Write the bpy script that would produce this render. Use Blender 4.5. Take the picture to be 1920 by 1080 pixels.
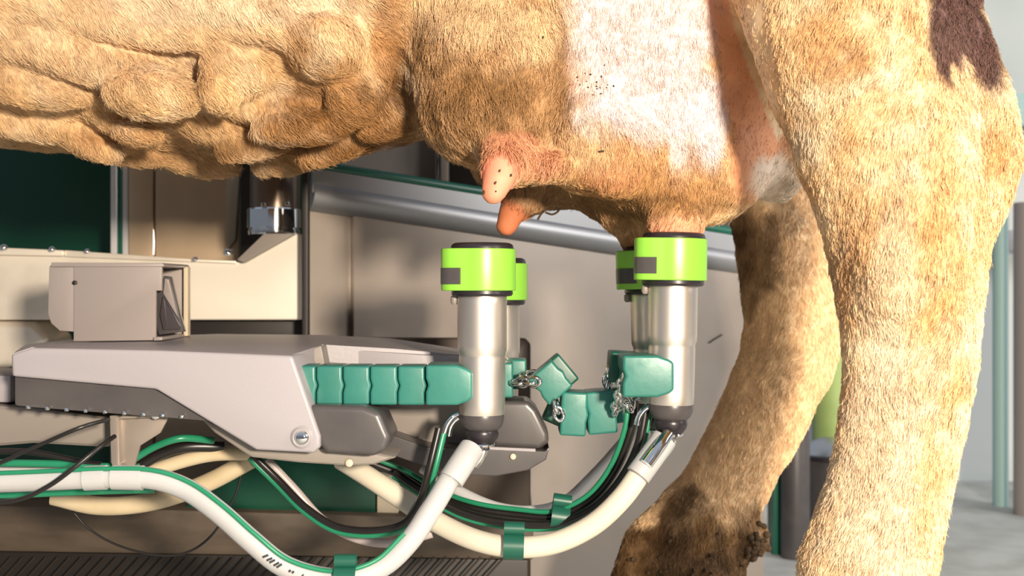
import bpy, bmesh, math, random
import numpy as np
from mathutils import Vector, Matrix, Quaternion, noise as mnoise
from mathutils.bvhtree import BVHTree

random.seed(7); rng = np.random.default_rng(7)
for o in list(bpy.data.objects): bpy.data.objects.remove(o)
SC = bpy.context.scene
COL = SC.collection
F = 2210.0          # focal length in pixels of the 1920 wide frame
CZ = 0.48           # height of the camera above the floor

# ------------------------------------------------------------------ camera, world, light, exposure
cam = bpy.data.objects.new('camera', bpy.data.cameras.new('camera'))
COL.objects.link(cam); SC.camera = cam
cam.location = (0, 0, CZ); cam.rotation_euler = (math.radians(90), 0, 0)
cam.data.sensor_width = 36; cam.data.lens = 36 * F / 1920
cam.data.clip_start = .02
cam.data.dof.use_dof = True; cam.data.dof.focus_distance = 1.0; cam.data.dof.aperture_fstop = 9
SC.view_settings.view_transform = 'Standard'; SC.view_settings.look = 'None'
SC.view_settings.gamma = 1; SC.view_settings.use_curve_mapping = False
SC.view_settings.exposure = 0.0

W = bpy.data.worlds.new('world'); SC.world = W; W.use_nodes = True
nt = W.node_tree; bg = nt.nodes['Background']
tc = nt.nodes.new('ShaderNodeTexCoord'); sp = nt.nodes.new('ShaderNodeSeparateXYZ')
rp = nt.nodes.new('ShaderNodeValToRGB'); mr = nt.nodes.new('ShaderNodeMapRange')
nt.links.new(tc.outputs['Generated'], sp.inputs[0]); nt.links.new(sp.outputs['Z'], mr.inputs[0])
mr.inputs[1].default_value = -1; mr.inputs[2].default_value = 1
nt.links.new(mr.outputs[0], rp.inputs[0]); nt.links.new(rp.outputs[0], bg.inputs[0])
rp.color_ramp.elements[0].position = .35; rp.color_ramp.elements[0].color = (.10, .09, .08, 1)
rp.color_ramp.elements[1].position = .8; rp.color_ramp.elements[1].color = (.72, .82, 1.0, 1)
bg.inputs[1].default_value = .50

def area(name, loc, target, sx, sy, energy, col):
    l = bpy.data.lights.new(name, 'AREA'); l.shape = 'RECTANGLE'; l.size = sx; l.size_y = sy
    l.energy = energy; l.color = col
    o = bpy.data.objects.new(name, l); COL.objects.link(o); o.location = loc
    o.rotation_euler = (Vector(target) - Vector(loc)).to_track_quat('-Z', 'Y').to_euler()
    return o
area('lamp_key', (.54, -.75, CZ + .21), (.0, 1.15, CZ + .0), .14, .14, 72, (1, .86, .69))
area('daylight_door', (3.0, -.1, CZ + 1.3), (.5, 1.6, CZ), 1.5, 1.5, 95, (1, .97, .92))

# ------------------------------------------------------------------ helpers
def P(px, py, Y): return Vector(((px - 960) * Y / F, Y, CZ + (540 - py) * Y / F))
def S(Y): return Y / F

def mat(name, col, rough=.5, metal=0., bump=None, var=None, coat=0., spec=None, aniso=None, sss=0.):
    m = bpy.data.materials.new(name); m.use_nodes = True
    n = m.node_tree.nodes; L = m.node_tree.links; b = n['Principled BSDF']
    b.inputs['Base Color'].default_value = (*col, 1); b.inputs['Roughness'].default_value = rough
    b.inputs['Metallic'].default_value = metal; b.inputs['Coat Weight'].default_value = coat
    if spec is not None: b.inputs['Specular IOR Level'].default_value = spec
    if sss: b.inputs['Subsurface Weight'].default_value = sss; b.inputs['Subsurface Radius'].default_value = (.012, .006, .004); b.inputs['Subsurface Scale'].default_value = .6
    t = n.new('ShaderNodeTexCoord')
    def nz(scale, stretch=(1, 1, 1), detail=4):
        mp = n.new('ShaderNodeMapping'); mp.inputs['Scale'].default_value = stretch
        L.new(t.outputs['Object'], mp.inputs[0]); q = n.new('ShaderNodeTexNoise')
        q.inputs['Scale'].default_value = scale; q.inputs['Detail'].default_value = detail
        L.new(mp.outputs[0], q.inputs['Vector']); return q
    if var:    # (scale, colour2, lo, hi[, stretch])
        q = nz(var[0], var[4] if len(var) > 4 else (1, 1, 1)); r = n.new('ShaderNodeMapRange')
        r.inputs[1].default_value = var[2]; r.inputs[2].default_value = var[3]
        L.new(q.outputs['Fac'], r.inputs[0]); mx = n.new('ShaderNodeMix'); mx.data_type = 'RGBA'
        mx.inputs['A'].default_value = (*col, 1); mx.inputs['B'].default_value = (*var[1], 1)
        L.new(r.outputs[0], mx.inputs['Factor']); L.new(mx.outputs['Result'], b.inputs['Base Color'])
    if bump:   # (scale, strength[, stretch])
        q = nz(bump[0], bump[2] if len(bump) > 2 else (1, 1, 1)); bp = n.new('ShaderNodeBump')
        bp.inputs['Strength'].default_value = bump[1]; bp.inputs['Distance'].default_value = .002
        L.new(q.outputs['Fac'], bp.inputs['Height']); L.new(bp.outputs[0], b.inputs['Normal'])
    return m

M = {}
M['steel'] = mat('brushed_steel', (.60, .575, .54), .34, 1, bump=(60, .06, (1, 1, .1)))
M['steel_sheet'] = mat('steel_sheet', (.33, .28, .24), .38, .45, bump=(5, .2), var=(9, (.28, .235, .20), .45, .75))
M['beige_sheet'] = mat('beige_sheet', (.66, .49, .32), .36, .3, bump=(7, .15), var=(9, (.56, .41, .27), .45, .75))
M['whitened_chrome'] = mat('whitened_chrome', (.85, .82, .80), .25, .3)  # chrome reflection put into the colour as an even whitish tone
M['flange'] = mat('flange_steel', (.30, .30, .31), .45, .7)
M['column'] = mat('column_steel', (.22, .16, .12), .3, .7)
M['steel_beam'] = mat('steel_beam', (.88, .80, .68), .36, .35, var=(9, (.66, .58, .48), .5, .8), bump=(25, .08))
M['chrome'] = mat('chrome', (.82, .82, .82), .08, 1)
M['cupsteel'] = mat('satin_steel', (.72, .66, .60), .40, .92, bump=(90, .05, (1, 1, .05)))
M['lime'] = mat('lime_plastic', (.24, .56, .055), .33, sss=.0)
M['rubber'] = mat('black_rubber', (.022, .018, .022), .32)
M['dkgrey'] = mat('dark_grey_plastic', (.060, .054, .056), .34, var=(20, (.08, .072, .07), .4, .7))
M['grey'] = mat('grey_plastic', (.31, .285, .30), .40, bump=(300, .05))
M['grey2'] = mat('warm_grey_plastic', (.24, .21, .185), .45)
M['teal'] = mat('teal_plastic', (.022, .150, .120), .36, bump=(150, .06), var=(18, (.028, .18, .145), .4, .7))
M['dkteal'] = mat('dark_green_plastic', (.008, .085, .055), .36)
M['tubewhite'] = mat('milk_tube_white', (.44, .44, .44), .26, sss=.25)
M['tubecream'] = mat('milk_tube_cream', (.58, .48, .32), .3, sss=.2, var=(20, (.50, .40, .25), .45, .7))
M['tubegreen'] = mat('tube_green', (.015, .20, .10), .32)
M['tubeblack'] = mat('tube_black', (.012, .010, .009), .34)
M['greenpanel'] = mat('green_panel', (.006, .055, .030), .28, spec=.4)
M['greentrim'] = mat('green_trim', (.006, .10, .065), .35)
M['boxgrey'] = mat('sensor_grey', (.36, .31, .29), .42, .25, bump=(60, .05))
M['glass'] = mat('dark_glass', (.06, .05, .055), .08, coat=.4)
M['ledge'] = mat('worn_ledge', (.085, .060, .040), .6, var=(12, (.05, .035, .02), .42, .7, (1, 1, 4)), bump=(40, .3))
M['dark'] = mat('dark_metal', (.012, .008, .006), .5, var=(10, (.02, .014, .009), .4, .7))
M['dark2'] = mat('dark_brown_plate', (.045, .030, .020), .4, .3, var=(6, (.02, .012, .008), .4, .7))
M['cream'] = mat('cream_bracket', (.62, .52, .38), .5)
M['limepipe'] = mat('pale_green_pipe', (.38, .50, .17), .5, var=(8, (.28, .40, .12), .45, .7))
M['wallpale'] = mat('pale_wall', (.60, .62, .61), .7, var=(3, (.45, .5, .49), .4, .7))
M['tealpale'] = mat('pale_teal', (.34, .50, .48), .6)
M['concrete'] = mat('concrete', (.48, .48, .45), .8, var=(10, (.34, .34, .31), .4, .7), bump=(30, .4))
M['mud'] = mat('dry_mud', (.06, .035, .015), .95, bump=(200, .8))
M['print'] = mat('black_print', (.03, .03, .03), .5)

def origin_of(parent):
    v = Vector((0, 0, 0))
    while parent is not None: v += parent.location; parent = parent.parent
    return v
def link(name, me, m, parent=None, smooth=35):
    if m is not None: me.materials.append(m)
    o = bpy.data.objects.new(name, me); COL.objects.link(o)
    if parent is not None:
        me.transform(Matrix.Translation(-origin_of(parent))); o.parent = parent
    if smooth:
        me.polygons.foreach_set('use_smooth', [True] * len(me.polygons))
        me.set_sharp_from_angle(angle=math.radians(smooth))
    return o
def thing(name, label, cat, loc=(0, 0, 0), group=None, kind=None):
    o = bpy.data.objects.new(name, None); COL.objects.link(o); o.location = loc
    o.empty_display_size = .02
    return tag(o, label, cat, group, kind)
def tag(o, label=None, cat=None, group=None, kind=None):
    if label: o['label'] = label
    if cat: o['category'] = cat
    if group: o['group'] = group
    if kind: o['kind'] = kind
    return o
def bm_mesh(bm, name='m'):
    bmesh.ops.recalc_face_normals(bm, faces=bm.faces)
    me = bpy.data.meshes.new(name); bm.to_mesh(me); bm.free(); return me
def bevel(bm, w, seg=2, ang=25):
    if w <= 0: return
    es = [e for e in bm.edges if len(e.link_faces) == 2 and e.calc_face_angle(0) > math.radians(ang)]
    bmesh.ops.bevel(bm, geom=es, offset=w, segments=seg, profile=.6, affect='EDGES', clamp_overlap=True)
def prism(name, pts, Y0, Y1, m, parent=None, bev=.001, seg=2, smooth=35, dz=0, dx=0):
    """polygon given in frame pixels at depth Y0, extruded to depth Y1 (back shifted by dx, dz metres)"""
    bm = bmesh.new(); f = []; b = []
    for x, y in pts:
        p = P(x, y, Y0); f.append(bm.verts.new(p)); b.append(bm.verts.new((p.x + dx, Y1, p.z + dz)))
    n = len(f); bm.faces.new(f); bm.faces.new(b[::-1])
    for i in range(n): bm.faces.new((f[i], b[i], b[(i + 1) % n], f[(i + 1) % n]))
    bmesh.ops.recalc_face_normals(bm, faces=bm.faces)
    bevel(bm, bev, seg)
    return link(name, bm_mesh(bm), m, parent, smooth)
def block(name, c, size, m, parent=None, bev=.001, rot=None, seg=2):
    bm = bmesh.new(); bmesh.ops.create_cube(bm, size=1)
    bmesh.ops.scale(bm, vec=size, verts=bm.verts); bevel(bm, bev, seg)
    if rot: bmesh.ops.rotate(bm, matrix=rot, verts=bm.verts)
    bmesh.ops.translate(bm, vec=c, verts=bm.verts)
    return link(name, bm_mesh(bm), m, parent)
def lathe(name, prof, c, m, parent=None, axis=(0, 0, 1), n=40, smooth=40, caps=True):
    """prof: list of (radius, height along axis)"""
    q = Vector((0, 0, 1)).rotation_difference(Vector(axis).normalized()); c = Vector(c)
    vs = []; fs = []
    for r, h in prof:
        for k in range(n):
            a = 2 * math.pi * k / n
            vs.append(c + q @ Vector((r * math.cos(a), r * math.sin(a), h)))
    for i in range(len(prof) - 1):
        for k in range(n):
            fs.append((i * n + k, i * n + (k + 1) % n, (i + 1) * n + (k + 1) % n, (i + 1) * n + k))
    if caps: fs.append(tuple(range(n))[::-1]); fs.append(tuple((len(prof) - 1) * n + k for k in range(n)))
    me = bpy.data.meshes.new(name); me.from_pydata(vs, [], fs)
    bm = bmesh.new(); bm.from_mesh(me); bmesh.ops.remove_doubles(bm, verts=bm.verts, dist=1e-6)
    return link(name, bm_mesh(bm), m, parent, smooth)
def spline(pts, step=6):
    pts = [Vector(p) for p in pts]; q = [2 * pts[0] - pts[1]] + pts + [2 * pts[-1] - pts[-2]]; out = []
    for i in range(1, len(q) - 2):
        p0, p1, p2, p3 = q[i - 1:i + 3]
        for s in range(step):
            t = s / step
            out.append(.5 * ((2 * p1) + (p2 - p0) * t + (2 * p0 - 5 * p1 + 4 * p2 - p3) * t * t + (3 * p1 - p0 - 3 * p2 + p3) * t ** 3))
    out.append(pts[-1]); return out
def tube_mesh(path, rad, n=16, off=None, closed=False):
    """sweep; off = (side, up) offset in metres from the path"""
    vs = []; fs = []; N = len(path)
    if not hasattr(rad, '__len__'): rad = [rad] * N
    for i, p in enumerate(path):
        if closed: t = path[(i + 1) % N] - path[i - 1]
        else: t = path[min(i + 1, N - 1)] - path[max(i - 1, 0)]
        t.normalize()
        side = t.cross(Vector((0, 1, 0)))            # in the image plane, across the tube
        if side.length < .05: side = t.cross(Vector((0, 0, 1)))
        side.normalize(); dep = t.cross(side).normalized()
        if side.z < 0 and not closed: side = -side; dep = -dep
        c = p + (side * off[0] + dep * off[1] if off else Vector())
        for k in range(n):
            a = 2 * math.pi * k / n
            vs.append(c + (side * math.cos(a) + dep * math.sin(a)) * rad[i])
    for i in range(N if closed else N - 1):
        j = (i + 1) % N
        for k in range(n): fs.append((i * n + k, j * n + k, j * n + (k + 1) % n, i * n + (k + 1) % n))
    if not closed: fs.append(tuple(range(n))); fs.append(tuple((N - 1) * n + k for k in range(n))[::-1])
    me = bpy.data.meshes.new('tube'); me.from_pydata(vs, [], fs)
    bm = bmesh.new(); bm.from_mesh(me); return bm_mesh(bm)
def tube(name, pts, rpx, m, parent=None, step=8, n=16, rad=None):
    """pts: (px, py, Y); rpx: radius in pixels at depth 1"""
    path = spline([P(*p) for p in pts], step)
    return link(name, tube_mesh(path, rad or rpx / F, n), m, parent, 50)

# ------------------------------------------------------------------ setting
def quad(name, corners, m, thick=.004, kind='structure', parent=None, sub=None):
    """corners: four world points in order, facing the camera; given a little thickness"""
    bm = bmesh.new(); a = [bm.verts.new(c) for c in corners]
    nrm = (corners[1] - corners[0]).cross(corners[2] - corners[1]).normalized()
    if nrm.y < 0: nrm = -nrm
    b = [bm.verts.new(c + nrm * thick) for c in corners]
    bm.faces.new(a); bm.faces.new(b[::-1])
    for i in range(4): bm.faces.new((a[i], b[i], b[(i + 1) % 4], a[(i + 1) % 4]))
    o = link(name, bm_mesh(bm), m, parent)
    if kind and parent is None: o['kind'] = kind
    return o
FZ = 0.0
def PZ(px, Y, z): v = P(px, 540, Y); v.z = z; return v
fl = block('floor', (0.3, 2.2, -.03), (6.4, 5.6, .06), M['concrete'], bev=0); fl['kind'] = 'structure'
# back wall behind everything on the left: dark green panel
quad('wall_back', [PZ(-500, 1.98, .0), PZ(1415, 1.98, .0), PZ(1415, 1.98, 1.4), PZ(-500, 1.98, 1.4)], M['greenpanel'], .03)
# far wall at the right
quad('wall_right', [Vector((.98, 2.95, 0)), Vector((3.4, 2.75, 0)), Vector((3.4, 2.75, 2.4)), Vector((.98, 2.95, 2.4))], M['wallpale'], .05)

# steel splash plate, receding to the right with a slanted top edge
def platepoint(px, py):
    # plane from x=575,Y=1.50 to x=1500,Y=1.90
    A = PZ(575, 1.50, 0); B = PZ(1420, 1.86, 0); d = B - A
    k = (px - 960) / F
    # (A.x + t d.x) = k (A.y + t d.y)
    t = (k * A.y - A.x) / (d.x - k * d.y); q = A + d * t
    return P(px, py, q.y), q.y
sp_root = thing('splash_plate', 'large stainless steel splash plate with a green top rim behind the teat cups', 'steel plate', (PZ(900, 1.62, 0)))
def pp(px, py, fwd=0):
    v, Y = platepoint(px, py); return v + Vector((fwd * .38, -fwd, 0))
def pfloor(px, fwd=0):
    v, Y = platepoint(px, 540); v.z = .002; return v + Vector((fwd * .38, -fwd, 0))
def pquad(name, c4, m, thick=.004): return quad(name, c4, m, thick, None, sp_root)
pquad('sheet', [pfloor(575), pfloor(1425), pp(1425, 470), pp(575, 352)], M['steel_sheet'], .006)
pquad('raised_panel', [pfloor(660, .01), pfloor(1425, .01), pp(1425, 520, .01), pp(660, 386, .01)], M['steel_sheet'], .009)
# rounded flange: swept bar along the top
path = [pp(579 + (1425 - 579) * i / 12, 366 + (498 - 366) * i / 12, .004) for i in range(13)]
link('rolled_flange', tube_mesh(path, .020, 32), M['flange'], sp_root, 60)
pquad('flange_face', [pp(580, 362, .018), pp(1425, 486, .018), pp(1425, 452, .018), pp(580, 318, .018)], M['flange'], .006)
path = [pp(590 + (1440 - 590) * i / 12, 313 + (447 - 313) * i / 12, .012) for i in range(13)]
link('green_rim', tube_mesh(path, .007, 12), M['greentrim'], sp_root, 60)
link('scratch_mark', tube_mesh([pp(1322, 642, .012), pp(1334, 634, .012), pp(1346, 627, .012)], .0011, 6), M['mud'], sp_root)
# dark plate in front of the sheet, behind the arm
bp_ = thing('backing_plate', 'dark brown plate with rounded corner standing behind the robot arm', 'plate', PZ(840, 1.46, .0))
prism('plate', [(592, 632), (985, 634), (995, 645), (995, 1240), (592, 1240)], 1.46, 1.475, M['dark2'], bp_, .003)
cb = prism('cream_bracket', [(707, 890), (746, 896), (746, 978), (707, 978)], 1.42, 1.445, M['cream'], None, .001)
tag(cb, 'cream rectangular bracket on the dark plate behind the tube crossing', 'bracket')
gp2 = prism('backing_board', [(455, 855), (704, 880), (704, 972), (330, 966)], 1.42, 1.44, M['greenpanel'], None, .001)
tag(gp2, 'low dark green board below the robot arm, above the brown ledge', 'board')

# ledge and grating below
lg = thing('floor_ledge', 'worn brown ledge running below the robot arm', 'ledge', PZ(340, 1.5, .0))
prism('ledge_top', [(-260, 945), (100, 950), (1000, 975), (1000, 1050), (-260, 1030)], 1.40, 1.60, M['ledge'], lg, .003)
prism('ledge_support', [(-240, 1030), (990, 1050), (990, 1290), (-240, 1290)], 1.425, 1.59, M['dark'], lg, .002)
gr = thing('grating', 'dark metal grating of thin slanted bars under the brown ledge', 'grating', PZ(340, 1.38, .0))
for i in range(44):
    x = -60 + i * 22
    tube('bar', [(x, 1110, 1.40), (x + 60, 1044, 1.40)], 2.6, M['dark2'], gr, 1, 6)
prism('rail', [(-80, 1108), (1000, 1120), (1000, 1132), (-80, 1120)], 1.392, 1.405, M['dark'], gr, .001)
prism('leg', [(-70, 1125), (-50, 1125), (-50, 1298), (-70, 1298)], 1.392, 1.405, M['dark'], gr, .001)
prism('leg', [(980, 1125), (1000, 1125), (1000, 1298), (980, 1298)], 1.392, 1.405, M['dark'], gr, .001)

# left background: cabinet of beige steel, chrome and green strips, dark gap fillers
cab = thing('steel_cabinet', 'beige stainless cabinet panel with a vertical seam behind the beam', 'cabinet', PZ(340, 1.8, 0))
prism('left_panel', [(241, -300), (287, -300), (287, 1090), (241, 1090)], 1.80, 1.9, M['beige_sheet'], cab, .002)
prism('right_panel', [(290, -300), (449, -300), (449, 1090), (290, 1090)], 1.80, 1.9, M['beige_sheet'], cab, .004, 3)
tube('hinge_pin', [(288, 430, 1.795), (288, 476, 1.795)], 2.6, M['chrome'], cab, 2, 10)
prism('front_flap', [(425, 331), (449, 331), (441, 450), (425, 470)], 1.785, 1.795, M['cream'], cab, .001)
for i, (x0, x1, mm, lb) in enumerate([(207, 219, 'whitened_chrome', 'narrow chrome upright beside the dark green wall'), (220, 228, 'greentrim', 'dark green upright between two chrome strips'), (229, 240, 'whitened_chrome', 'bright chrome upright beside the beige cabinet')]):
    o = prism('upright_strip', [(x0, -300), (x1, -300), (x1, 1125), (x0, 1125)], 1.80 + .002 * i, 1.84, M[mm], None, .002, 3)
    tag(o, lb, 'strip')
dw = prism('dark_gap_strip', [(566, -60), (577, -60), (577, 1255), (566, 1255)], 1.465, 1.482, M['dark'], None, .001)  # dark strip added for the shade between beam and splash plate
tag(dw, 'slim dark strip standing for the gap at the left edge of the splash plate', 'post')
gap = prism('dark_gap_strip', [(451, -300), (474, -300), (474, 1180), (451, 1180)], 1.72, 1.80, M['dark'], None, .001)  # dark filler painting the shaded gap beside the column
tag(gap, 'dark narrow strip standing for the gap between cabinet and steel column', 'post')
# upper background right of the column
up = prism('upper_panel', [(585, -300), (817, -300), (817, 1130), (585, 1130)], 1.78, 1.8, M['grey2'], None, .002)
tag(up, 'dull grey panel above the splash plate, left of the chrome rod', 'panel')
rod = tube('chrome_rod', [(822, -250, 1.74), (822, 100, 1.74), (822, 345, 1.74)], 3.2, M['whitened_chrome'], None, 3, 12, rad=.0022); tag(rod, 'thin bright chrome rod in front of the grey upper panel', 'rod')
gs = prism('grey_strip', [(826, -300), (840, -300), (840, 1143), (826, 1143)], 1.75, 1.78, M['steel_sheet'], None, .001); tag(gs, 'slim steel strip right of the chrome rod', 'strip')
dp = prism('upper_panel', [(842, -300), (1400, -300), (1400, 1096), (842, 1096)], 1.90, 1.93, M['dark'], None, .002); tag(dp, 'dark brown panel standing in for dark hair behind the udder', 'panel')  # panel added in place of the cow's dark far-side hair

# ------------------------------------------------------------------ steel beam with column
bm_ = thing('steel_beam', 'bright stainless beam rising into a round column, behind the robot arm', 'beam', PZ(300, 1.53, .0))
prism('beam_body', [(-250, 470), (0, 472), (120, 476), (440, 490), (458, 491), (552, 436), (566, 440), (566, 600), (-250, 600)], 1.50, 1.60, M['steel_beam'], bm_, .003, 3)
prism('top_flange', [(-250, 460), (0, 464), (118, 469), (118, 480), (0, 478), (-250, 474)], 1.488, 1.51, M['steel_beam'], bm_, .002)
prism('top_flange', [(121, 469), (365, 486), (442, 489), (442, 494), (121, 481)], 1.492, 1.51, M['steel_beam'], bm_, .001)
prism('gusset', [(444, 487), (495, 438), (552, 438), (456, 492)], 1.482, 1.53, M['grey2'], bm_, .001)
cxp = P(514, 420, 1.56); cr = 46 * S(1.56)
lathe('column', [(cr, 0), (cr, .2), (cr, .6)], P(516, 392, 1.56), M['column'], bm_, n=48)
lathe('column_collar', [(cr * .9, 0), (cr * 1.02, .001), (cr * 1.04, .004), (cr * 1.04, .0068), (cr * 1.0, .0075), (cr * 1.0, .0095), (cr * 1.08, .010), (cr * 1.08, .034), (cr * 1.04, .0355), (cr * .9, .036)], P(514, 442, 1.56), M['chrome'], bm_, n=64)
for x, y in ((494, 388), (538, 386)):
    lathe('bolt', [(.0036, 0), (.0036, .003), (.0025, .0055), (.0005, .0062)], P(x, y, 1.525), M['chrome'], bm_, n=12)
for x, y, r in ((8, 466, .0052), (98, 469, .0045), (164, 472, .0036), (366, 487, .0034), (428, 476, .0062)):
    lathe('bolt', [(r, 0), (r, .3 * r), (r * .8, r * .8), (r * .35, r * 1.05), (0.0002, r * 1.1)], P(x, y, 1.482), M['chrome'], bm_, axis=(0, -.4, 1), n=16)
prism('dark_underside', [(352, 601), (566, 601), (566, 640), (352, 640)], 1.53, 1.59, M['dark'], bm_, .001)
prism('lower_cylinder', [(-250, 602), (60, 602), (95, 640), (20, 690), (-250, 700)], 1.50, 1.59, M['steel_beam'], bm_, .012, 4)
prism('mounting_column', [(-240, 690), (-60, 690), (-60, 1290), (-240, 1290)], 1.52, 1.58, M['dark'], bm_, .003)

# ------------------------------------------------------------------ robot arm
ra = thing('robot_arm', 'light grey plastic robot arm with dark pads carrying the cup holders', 'robot arm', PZ(330, 1.05, .30))
def cover():
    bm = bmesh.new()
    # front face outline (px) and depth of the front; top surface flat, going back to Y=1.30
    front = [(22, 706), (20, 664), (62, 652), (300, 657), (548, 667), (600, 818), (600, 838), (588, 850), (480, 844), (292, 730), (112, 714)]
    Y0 = .96; back = 1.06
    f = [bm.verts.new(P(x, y, Y0)) for x, y in front]
    b = [bm.verts.new(P(x, y, Y0) + Vector((0, back - Y0, 0))) for x, y in front]
    bm.faces.new(f); bm.faces.new(b[::-1]); n = len(f)
    for i in range(n): bm.faces.new((f[i], b[i], b[(i + 1) % n], f[(i + 1) % n]))
    bmesh.ops.recalc_face_normals(bm, faces=bm.faces); bevel(bm, .0028, 3)
    return bm_mesh(bm)
link('front_cover', cover(), M['grey'], ra, 40)
# upper deck: tapered slab seen from above, its far edge gently raised
def deck():
    bm = bmesh.new()
    top = [(24, 663, .968), (60, 651, .975), (545, 666, .968), (604, 646, 1.08), (740, 654, 1.09), (872, 666, 1.10), (868, 655, 1.25), (730, 634, 1.30), (600, 628, 1.30), (410, 626, 1.30), (160, 634, 1.28), (48, 646, 1.15)]
    t = [bm.verts.new(P(*q)) for q in top]; b = [bm.verts.new(v.co + Vector((0, 0, -.016))) for v in t]
    bm.faces.new(t); bm.faces.new(b[::-1]); n = len(t)
    for i in range(n): bm.faces.new((t[i], b[i], b[(i + 1) % n], t[(i + 1) % n]))
    bmesh.ops.triangulate(bm, faces=[f for f in bm.faces if len(f.verts) > 4])
    bmesh.ops.recalc_face_normals(bm, faces=bm.faces)
    return bm_mesh(bm)
link('deck', deck(), M['grey'], ra, 50)
prism('inner_wall', [(604, 652), (872, 671), (872, 705), (604, 705)], 1.085, 1.10, M['grey'], ra, .001)
prism('pocket_cheek', [(548, 668), (602, 648), (610, 690), (560, 690)], 1.05, 1.08, M['grey2'], ra, .001)
prism('pocket_dark', [(556, 676), (581, 673), (581, 690), (560, 690)], 1.045, 1.049, M['dark'], ra, 0)
prism('underside', [(27, 704), (120, 712), (290, 727), (410, 785), (395, 790), (60, 764), (27, 760)], .967, 1.12, M['dkgrey'], ra, .002)
prism('belly_shell', [(362, 772), (480, 835), (560, 842), (640, 835), (745, 858), (700, 872), (655, 874), (560, 868), (470, 858), (402, 812)], .985, 1.15, M['grey2'], ra, .004, 3)
prism('side_pad', [(578, 760), (680, 762), (712, 775), (733, 822), (722, 846), (700, 856), (612, 850), (600, 836)], .965, 1.03, M['dkgrey'], ra, .0075, 4)
prism('rear_wall', [(700, 700), (930, 700), (930, 846), (800, 846), (735, 815)], 1.07, 1.095, M['grey2'], ra, .003)
prism('rear_bumper', [(725, 812), (800, 838), (905, 842), (1022, 846), (1030, 838), (1024, 862), (990, 882), (930, 893), (860, 890), (790, 872), (725, 850)], 1.035, 1.10, M['dkgrey'], ra, .008, 4)
prism('rear_pad', [(930, 752), (990, 752), (1006, 768), (1028, 812), (1030, 832), (1010, 843), (928, 840), (905, 815)], 1.045, 1.10, M['dkgrey'], ra, .006, 4)
prism('pad_trim', [(918, 838), (1004, 842), (1004, 847), (918, 843)], 1.034, 1.04, M['grey'], ra, 0)
s_ = lathe('pivot_screw', [(.0092, 0), (.0092, .0016), (.0075, .0028), (.0066, .0022), (.0062, .0022)], P(567, 820, .9605), M['grey'], ra, axis=(0, -1, 0), n=40)
lathe('screw_head', [(.0058, 0), (.0058, .0026), (.0044, .0044), (.002, .0050), (.0001, .0051)], P(567, 820, .959), M['chrome'], s_, axis=(0, -1, 0), n=32)
for x, y, Y, r in ((655, 868, .984, .0032), (962, 856, 1.034, .0026)):
    lathe('screw', [(r, 0), (r, .0012), (r * .6, .0022), (.0001, .0024)], P(x, y, Y), M['cream'], ra, axis=(0, -1, 0), n=20)
for i in range(9):
    lathe('rivet', [(.0016, -.003), (.0016, 0), (.0002, .0012)], P(52 + i * 36, 764 + i * 2.2, .963), M['chrome'], ra, axis=(0, -1, 0), n=10)
prism('lower_body', [(-160, 752), (60, 765), (205, 782), (205, 840), (60, 832), (-160, 850)], 1.02, 1.14, M['grey2'], ra, .006, 3)
prism('rear_link', [(-160, 700), (20, 704), (20, 756), (-160, 750)], 1.03, 1.12, M['grey'], ra, .003)
br = prism('hanger_bracket', [(205, 779), (318, 776), (318, 782), (222, 786), (224, 870), (250, 880), (214, 884), (208, 868)], .985, 1.00, M['steel_sheet'], ra, .0012)
prism('bracket_web', [(224, 786), (316, 782), (300, 812), (262, 836), (250, 880), (226, 870)], .992, .996, M['steel_sheet'], br, .0005)
lathe('bolt', [(.0035, 0), (.0035, .003), (.0001, .0036)], P(293, 778, .984), M['chrome'], br, axis=(0, -1, 0), n=8)
# sensor box on the deck
sb = prism('sensor_box', [(138, 497), (300, 497), (350, 499), (350, 620), (352, 634), (300, 638), (138, 640)], 1.20, 1.21, M['boxgrey'], ra, 0)
bpy.data.objects.remove(sb)
sb = prism('sensor_box', [(138, 497), (303, 497), (303, 545), (292, 545), (292, 638), (138, 640)], 1.17, 1.175, M['boxgrey'], ra, .0006)
prism('rear_flap', [(92, 500), (98, 494), (139, 496), (139, 622), (112, 620), (96, 606), (90, 588)], 1.172, 1.18, M['boxgrey'], sb, .0006)
prism('top_plate', [(96, 492), (303, 493), (307, 496), (307, 500), (96, 500)], 1.168, 1.262, M['boxgrey'], sb, .0005)
prism('back_plate', [(170, 500), (352, 502), (352, 630), (170, 630)], 1.256, 1.262, M['boxgrey'], sb, .0005)
prism('side_frame', [(344, 501), (352, 501), (352, 630), (344, 630)], 1.245, 1.256, M['cream'], sb, .0005)
prism('base_lip', [(288, 632), (304, 632), (304, 638), (288, 639)], 1.165, 1.262, M['boxgrey'], sb, .0005)
wdw = prism('window_frame', [(293, 548), (303, 545), (306, 517), (318, 519), (344, 622), (298, 628), (292, 600)], 1.19, 1.20, M['dkgrey'], sb, .0006)
prism('sensor_window', [(305, 556), (337, 612), (336, 618), (306, 618), (300, 590)], 1.186, 1.192, M['glass'], wdw, .0004)
prism('glass_pane', [(309, 522), (316, 524), (334, 596), (306, 550)], 1.187, 1.192, M['boxgrey'], wdw, .0003)
lathe('clamp_nub', [(.0022, 0), (.0022, .002), (.0002, .0026)], P(141, 530, 1.17), M['dark'], sb, axis=(0, -1, 0), n=12)

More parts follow.
